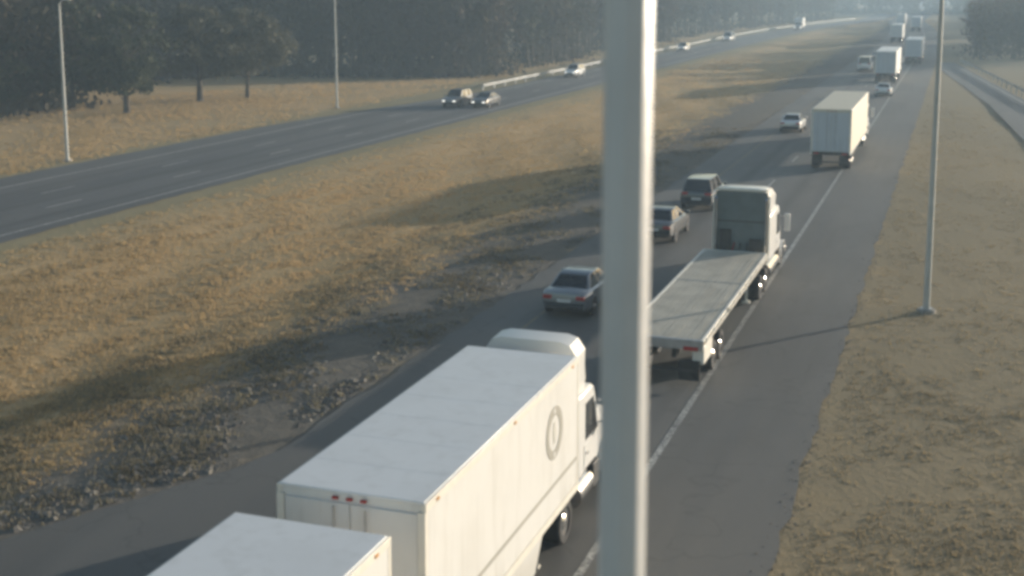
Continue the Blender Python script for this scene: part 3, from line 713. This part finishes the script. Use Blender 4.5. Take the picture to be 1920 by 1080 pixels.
def flatbed(label, x, y, length):
    t = thing('flatbed_trailer', label, 'trailer', (x, y, 0))
    w = 1.3; z = 1.5
    nb = 12
    for k in range(nb):      # deck boards
        a = -w+.1 + (2*w-.2)*k/nb; b = -w+.1 + (2*w-.2)*(k+1)/nb
        MB().box(a+.004, b-.004, .12, length-.1, z-.06, z + rnd.uniform(-.004,.004)).build('deck_board', M_DECK, t)
    MB().box(-w+.1,w-.1,.12,length-.1,z-.12,z-.065).build('deck_base', M_DARK, t)
    for s in (-1,1):
        MB().box(min(s*(w-.1),s*(w+.0)), max(s*(w-.1),s*(w+.0)), 0, length, z-.2, z+.012).build('side_rail', M_ALU, t, bevel=.01)
        for k in range(11):
            yy = .5 + (length-1.0)*k/10
            MB().box(min(s*(w+.0),s*(w+.05)), max(s*(w+.0),s*(w+.05)), yy-.05, yy+.05, z-.17, z-.02).build('stake_pocket', M_ALU, t)
        MB().box(min(s*(w+.05),s*(w+.065)), max(s*(w+.05),s*(w+.065)), .1, length-.1, z-.13, z-.06).build('rub_rail', M_ALU, t)
        MB().box(min(s*.3,s*.42), max(s*.3,s*.42), .2, length-.6, .85, z-.12).build('main_beam', M_DARK, t)
        MB().tube([(s*.9,length-2.7,z-.15),(s*.9,length-2.7,.15)], [.07,.06], 8).build('landing_leg', M_ALU, t)
        MB().box(s*.9-.14,s*.9+.14,length-2.84,length-2.56,.08,.15).build('landing_foot', M_ALU, t)
        MB().box(min(s*.95,s*(w+.01)), max(s*.95,s*(w+.01)), .12, 1.5, .72, z-.2).build('rear_side_plate', M_ALU, t, bevel=.02)
        MB().box(min(s*.55,s*1.2), max(s*.55,s*1.2), .03, .07, .22, .85).build('mud_flap', M_BLACK, t)
        MB().box(min(s*.7,s*1.15), max(s*.7,s*1.15), -.03, .02, z-.32, z-.2).build('tail_light', M_RED, t)
        for yy in (2.1, 3.35): wheel(t, s*1.27, yy, .5, .5, s)
    MB().box(-w+.0,w-.0,-.02,.12,z-.3,z+.008).build('rear_beam', M_STEEL, t, bevel=.01)
    MB().box(-w,w,length-.1,length+.0,z-.25,z+.02).build('front_beam', M_ALU, t, bevel=.01)
    MB().box(-w+.1,w-.1,length*.58,length*.58+.06,z+.004,z+.012).build('deck_seam', M_STEEL, t)
    MB().box(-1.1,1.1,.02,.1,.48,.58).build('rear_bumper', M_DARK, t)
    return t

G1 = 'trucks heading away in the near carriageway'
# the double-trailer truck in the foreground
box_trailer('box_trailer', 'white box trailer with a round emblem, coupled behind the foreground cab', -8.75, 17.15, 8.5, G1, emblem=(6.75, 2.95, .56))
box_trailer('box_trailer', 'rearmost white box trailer cut off by the bottom of the picture', -8.78, 7.45, 8.5, G1, emblem=(6.75, 2.95, .56))
tractor('semi_tractor', 'white day cab pulling the double trailers, half hidden by the mast', -8.75, 23.1, G1, M_WHITE, sleeper=False, fair_z=4.2)
# flatbed rig
flatbed('empty flatbed trailer with bare weathered deck and bright side rail', -8.08, 36.8, 13.6)
tractor('semi_tractor', 'white sleeper cab with dark flat back pulling the empty flatbed', -7.95, 47.9, G1, M_WHITE, back=M_PANEL, fair_z=4.0)
# cream box rig
box_trailer('box_trailer', 'cream box trailer with rear doors coloured grey for shade, second truck ahead', -7.65, 86.2, 16.1, G1, body=M_CREAM, roof=M_CREAM, skirt=False, doors=M_COOL)  # cool grey doors put the shade of the rear into the colour
tractor('semi_tractor', 'cab pulling the cream box trailer, barely showing beyond it', -7.65, 99.9, G1, M_WHITE, fair_z=3.9)
# third rig
box_trailer('box_trailer', 'box trailer with shade coloured grey on its rear doors, third in line beyond the cream one', -8.6, 170.5, 14.6, G1, skirt=False, doors=M_COOL)  # rear doors tinted darker and bluer, painting the shaded back
tractor('semi_tractor', 'cab of the third truck in line, largely hidden by its trailer', -8.6, 182.7, G1, M_WHITE, fair_z=3.9)
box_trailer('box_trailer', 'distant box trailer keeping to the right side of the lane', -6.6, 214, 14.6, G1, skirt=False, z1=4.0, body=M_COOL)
tractor('semi_tractor', 'cab of the distant truck on the right side of the lane', -6.6, 226.2, G1, M_WHITE, fair_z=3.9)
box_trailer('box_trailer', 'hazy far box trailer in the left lane below the wood', -12.6+off_r(310), 300, 14.6, G1, skirt=False)
tractor('semi_tractor', 'hazy far cab pulling the trailer in the left lane', -12.6+off_r(320), 312.2, G1, M_WHITE, fair_z=3.9)
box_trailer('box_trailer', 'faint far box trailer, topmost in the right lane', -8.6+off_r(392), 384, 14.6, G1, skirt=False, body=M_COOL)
tractor('semi_tractor', 'faint far cab ahead of the topmost right-lane trailer', -8.6+off_r(400), 396.2, G1, M_WHITE, fair_z=3.9)
box_trailer('box_trailer', 'faint far box trailer, topmost in the left lane', -12.5+off_r(440), 430, 14.6, G1, skirt=False)
tractor('semi_tractor', 'faint far cab ahead of the topmost left-lane trailer', -12.5+off_r(446), 442.2, G1, M_WHITE, fair_z=3.9)

G2 = 'cars in the near carriageway'; G3 = 'cars coming down the far carriageway'
P_SLATE = paint('slate', (.17,.19,.215)); P_DARK = paint('charcoal', (.05,.055,.06)); P_SIL = paint('silver', (.5,.51,.52), metal=.6); P_WH = paint('white', (.78,.78,.76), metal=0.0)
P_GREY = paint('grey', (.16,.17,.18)); P_BLUE = paint('blue_grey', (.045,.055,.07)); P_TAN = paint('tan', (.45,.42,.36))
car('sedan', 'slate grey sedan beside the mast, just ahead of the double-trailer truck', 'car', (-13.15, 45.6, .03), 0, P_SLATE, group=G2)
car('sedan', 'dark sedan beside the flatbed, nearly hidden behind the mast', 'car', (-13.2, 60.3, .03), 0, P_DARK, group=G2)
car('suv', 'dark suv level with the flatbed cab in the left lane', 'car', (-13.0, 69.8, .03), 0, P_BLUE, 'suv', group=G2)
car('sedan', 'silver hatch beside the cream trailer with its right side glinting', 'car', (-12.95, 110.2, .03), 0, P_SIL, group=G2)
car('sedan', 'small white car ahead of the cream truck in the right lane', 'car', (-7.6, 150.0, .03), 0, P_WH, group=G2)
car('van', 'white van in the left lane beside the third truck', 'van', (-12.7, 195.5, .03), 0, P_WH, 'van', group=G2)
car('sedan', 'tiny silver car ahead of the white van in the left lane', 'car', (-12.6, 225.0, .03), 0, P_SIL, group=G2)
PI = math.pi
car('suv', 'oncoming grey suv in the middle lane of the far road', 'car', (-48.7, 121.8, .03), PI, P_GREY, 'suv', head=True, group=G3)
car('sedan', 'dark oncoming sedan right beside the grey suv on the far road', 'car', (-45.8, 122.6, .03), PI, P_DARK, head=True, group=G3)
car('suv', 'bright white oncoming suv alone just left of the mast', 'car', (-50.0, 169.0, .03), PI, P_WH, 'suv', head=True, group=G3)
car('sedan', 'small oncoming car touching the left edge of the mast', 'car', (-52.0, 199.0, .03), PI, P_SIL, head=True, group=G3)
car('suv', 'white oncoming car by the guardrail, first right of the mast', 'car', (-50.6, 246.0, .03), PI, P_WH, 'suv', head=True, group=G3)
car('van', 'white oncoming van by the guardrail, second right of the mast', 'van', (-50.4, 297.0, .03), PI, P_WH, 'van', head=True, group=G3)

def box_truck(label, x, y, rz, group):
    t = thing('box_truck', label, 'truck', (x, y, .03), rz, group); w = 1.25
    MB().box(-w,w,-3.6,2.0,1.0,3.6).build('cargo_box', M_TRAILER, t, bevel=.03)
    MB().prism_x([(2.1,.5),(4.0,.5),(4.05,1.3),(3.3,1.5),(2.9,2.35),(2.1,2.35)], -1.05, 1.05).build('cab', M_WHITE, t, bevel=.05)
    panel([(1.0,3.3,1.5),(-1.0,3.3,1.5),(-.95,2.9,2.33),(.95,2.9,2.33)], .1, .01, 'windshield', M_GLASS, t)
    MB().box(-.45,.45,-3.5,3.6,.6,.98).build('chassis', M_DARK, t)
    MB().box(-.6,.6,4.02,4.07,.7,1.05).build('grille', M_DARK, t)
    for s in (-1,1):
        MB().box(min(s*.65,s*.95), max(s*.65,s*.95), 4.0, 4.08, .75, 1.0).build('headlight', M_HEAD, t)
        q = [(s*1.051,2.2,1.45),(s*1.051,3.2,1.45),(s*1.051,2.85,2.2),(s*1.051,2.2,2.2)]
        if s < 0: q = [q[1],q[0],q[3],q[2]]
        panel(q, .1, .008, 'side_window', M_GLASS, t)
        MB().box(min(s*1.15,s*1.35), max(s*1.15,s*1.35), 3.0, 3.08, 1.5, 2.0).build('mirror', M_DARK, t)
        wheel(t, s*1.05, 3.1, .42, .25, s); wheel(t, s*1.15, -2.0, .42, .45, s)
    return t
box_truck('white oncoming box truck at the far end of the guardrail', -47.0+off_l(386), 386, PI, G3)

# ------------------------------------------------------------------ air
hz = MB().box(-1450, 1450, -280, 2900, -2.5, 24.0).build('haze', M_WHITE)
hm = bpy.data.materials.new('haze_air'); hm.use_nodes = True; hm.node_tree.nodes.clear()
pv = hm.node_tree.nodes.new('ShaderNodeVolumePrincipled'); ho = hm.node_tree.nodes.new('ShaderNodeOutputMaterial')
pv.inputs['Color'].default_value = (0.6, 0.81, 1.0, 1); pv.inputs['Density'].default_value = 0.00095; pv.inputs['Anisotropy'].default_value = 0.2
hm.node_tree.links.new(pv.outputs[0], ho.inputs['Volume'])
hz.data.materials.clear(); hz.data.materials.append(hm); hz['kind'] = 'stuff'
hz['label'] = 'pale bluish haze hanging over the whole highway'; hz['category'] = 'haze'
